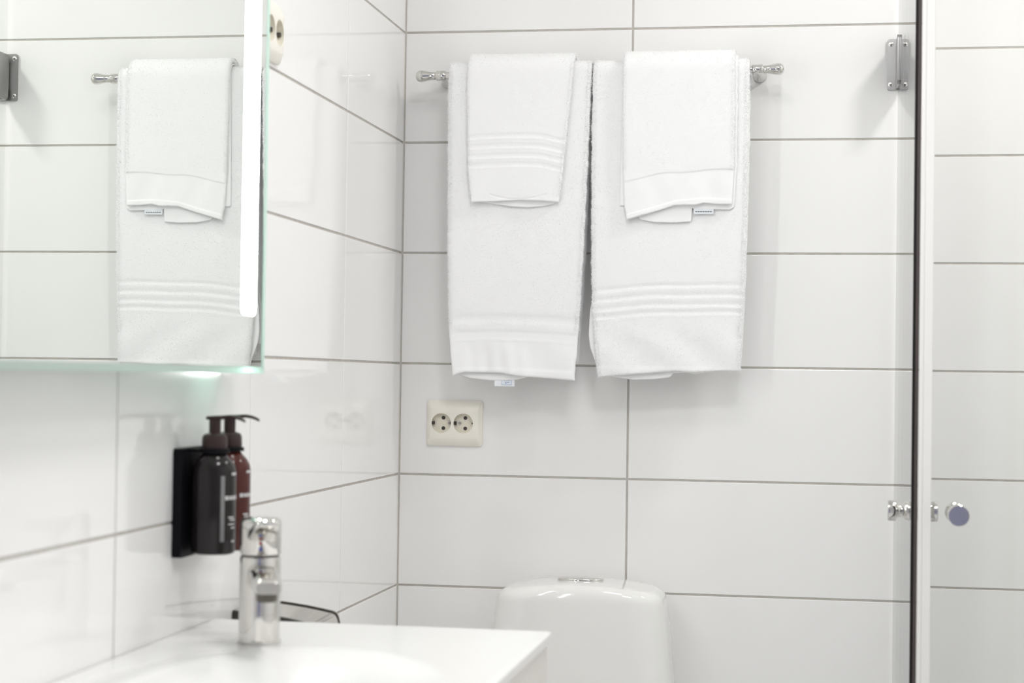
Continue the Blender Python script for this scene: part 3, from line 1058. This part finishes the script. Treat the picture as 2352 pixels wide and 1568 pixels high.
# ------------------------------------------------------------------ soap bottles in their wall holder
HY0, HY1 = -1.1830, -1.0620
hol = thing('bottle_holder', (.006, (HY0 + HY1) / 2, .972), 'black wall bracket gripping two brown soap bottles', 'bottle holder')
bm = bmesh.new()
prism(bm, rounded_rect((HY0 + HY1) / 2, 1.0385, HY1 - HY0, .131, .004), 'x', .0006, .0115)
bplate = obj('back_plate', bm, M['black'], hol)
BX, BR = .0415, .0268
BOT = ((-1.1520, 'smoky dark soap bottle with pump, held nearer the mirror front', 'bottle_dark'),
       (-1.0960, 'reddish brown soap bottle with pump, held nearer the tiled corner', 'bottle_brown'))
for by, lab_, mt in BOT:
    bm = bmesh.new()
    n = 36
    ring = []
    for rad, z in ((.0150, 1.0990), (.0182, 1.0990), (.0182, 1.1035), (.0150, 1.1035)):
        ring.append([(BX + rad * math.cos(2 * PI * k / n), by + rad * math.sin(2 * PI * k / n), z) for k in range(n)])
    loft(bm, ring + [ring[0]], cap=False)
    bmesh.ops.remove_doubles(bm, verts=bm.verts[:], dist=1e-6)
    box(bm, .0110, BX - .0170, by - .010, by + .010, 1.0990, 1.1035)
    obj('neck_clip', bm, M['black'], hol)
    bot = thing('soap_bottle', (BX, by, .977), lab_, 'soap bottle', 'pump soap bottles')
    bm = bmesh.new()
    lathe(bm, (BX, by, 0), UP, [(.977, 0), (.977, BR - .004), (.9785, BR - .0012), (.982, BR), (1.0750, BR), (1.0820, BR - .0012), (1.0890, BR - .0048), (1.0945, BR - .0100), (1.0975, .0145), (1.0985, .0136), (1.1040, .0136), (1.1040, 0)], 48)
    body = obj('bottle_body', bm, M[mt], bot, True, 40)
    bm = bmesh.new()
    lathe(bm, (BX, by, 0), UP, [(1.1036, 0), (1.1036, .0152), (1.1050, .0156), (1.1165, .0152), (1.1205, .0135), (1.1225, .0090), (1.1228, 0)], 36)
    obj('pump_collar', bm, M['pump'], bot, True, 40)
    bm = bmesh.new()
    lathe(bm, (BX, by, 0), UP, [(1.1220, 0), (1.1220, .0072), (1.1390, .0072), (1.1390, 0)], 28)
    obj('pump_stem', bm, M['pump'], bot, True, 40)
    bm = bmesh.new()
    rr = []
    for d, z, w_, h_ in ((-.0100, 1.1405, .010, .0030), (-.008, 1.1408, .015, .0044), (.0, 1.1412, .0165, .0050), (.008, 1.1414, .0150, .0050), (.014, 1.1420, .0105, .0046), (.021, 1.1425, .0085, .0042), (.028, 1.1415, .0078, .0038), (.034, 1.1395, .0072, .0034), (.0375, 1.1375, .0066, .0030)):
        rr.append([(BX + d, by + q[0], z + q[1]) for q in rounded_rect(0, 0, w_, h_, min(w_, h_) * .45, 5)])
    loft(bm, rr)
    obj('pump_spout', bm, M['pump'], bot, True, 45)
    # printed text lines wrapped on the bottle: short white bars facing the room
    pr = bmesh.new()

    def strip(a0, a1, z0, z1):
        k = max(2, int((a1 - a0) / .12))
        r1 = BR + .00025
        v0 = [pr.verts.new((BX + r1 * math.cos(a0 + (a1 - a0) * i / k), by + r1 * math.sin(a0 + (a1 - a0) * i / k), z0)) for i in range(k + 1)]
        v1 = [pr.verts.new((BX + r1 * math.cos(a0 + (a1 - a0) * i / k), by + r1 * math.sin(a0 + (a1 - a0) * i / k), z1)) for i in range(k + 1)]
        for i in range(k):
            pr.faces.new((v0[i], v0[i + 1], v1[i + 1], v1[i]))
    for a0, a1, z0, z1 in ((-.48, -.10, 1.0725, 1.0755), (-.86, -.66, 1.0430, 1.0478), (-.62, -.44, 1.0432, 1.0476), (-.40, -.20, 1.0430, 1.0478), (-.15, .05, 1.0432, 1.0476),
                           (-.66, -.30, 1.0210, 1.0228), (-.58, -.20, 1.0180, 1.0196), (-.66, -.25, 1.0130, 1.0144), (-.5, -.2, 1.0085, 1.0100), (-.45, -.2, .9920, .9940)):
        strip(a0 + .14, a1 + .14, z0, z1)
    pt = obj('printed_text', pr, M['white_print'], body)
    pt['kind'] = 'stuff'
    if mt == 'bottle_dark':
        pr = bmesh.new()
        strip(-.93, -.74, .9930, 1.0720)  # thin grey upright strip on the dark bottle
        obj('grey_line', pr, M['grey_strip'], body)

# ------------------------------------------------------------------ paper dispenser beyond the basin
DY0, DY1 = -.9500, -.8700
dis = thing('paper_dispenser', (.06, (DY0 + DY1) / 2, .70), 'polished steel paper dispenser with dark rim on the wall beyond the basin', 'paper dispenser')


def dis_outline(ins):
    top = [(.0012, .8890 - ins), (.020, .8878 - ins), (.040, .8862 - ins), (.060, .8840 - ins), (.080, .8815 - ins), (.100, .8782 - ins), (.1155, .8752 - ins)]
    arc = [(.1190 - ins * .4, .8740 - ins), (.1228 - ins, .8710 - ins * .5), (.1250 - ins, .8660)]
    side = [(.1275 - ins, .8560), (.1300 - ins, .80), (.1280 - ins, .74), (.120 - ins, .712 + ins), (.105, .700 + ins), (.0012, .700 + ins)]
    return top + arc + side


def front(pts):
    return [(x * .93 if x > .002 else x, z - .0068) for x, z in pts]


bm = bmesh.new()
loft(bm, [[(x, DY0 + .002, z) for x, z in front(dis_outline(.0008))], [(x, DY1 - .001, z) for x, z in dis_outline(.0008)]])
obj('casing', bm, M['polished'], dis)
bm = bmesh.new()
loft(bm, [[(x, DY0 - .0005, z) for x, z in front(dis_outline(.0012))], [(x, DY0 + .0015, z) for x, z in front(dis_outline(0))], [(x, DY0 + .0030, z) for x, z in front(dis_outline(0))]])
obj('dark_cheek', bm, M['dark_slot'], dis)
bm = bmesh.new()
o_, i_ = dis_outline(0), dis_outline(.0030)
loft(bm, [[(x, DY1 - .003, z) for x, z in i_], [(x, DY1 - .003, z + .0008) for x, z in o_], [(x, DY1, z + .0008) for x, z in o_], [(x, DY1, z) for x, z in i_]])
obj('dark_rim', bm, M['dark_metal'], dis)
bm = bmesh.new()
lathe(bm, (.0420, -.905, .8790), (0, 0, 1), [(0, .0030), (.0035, .0028), (.0042, 0)], 16)
obj('lock_screw', bm, M['dark_metal'], dis)
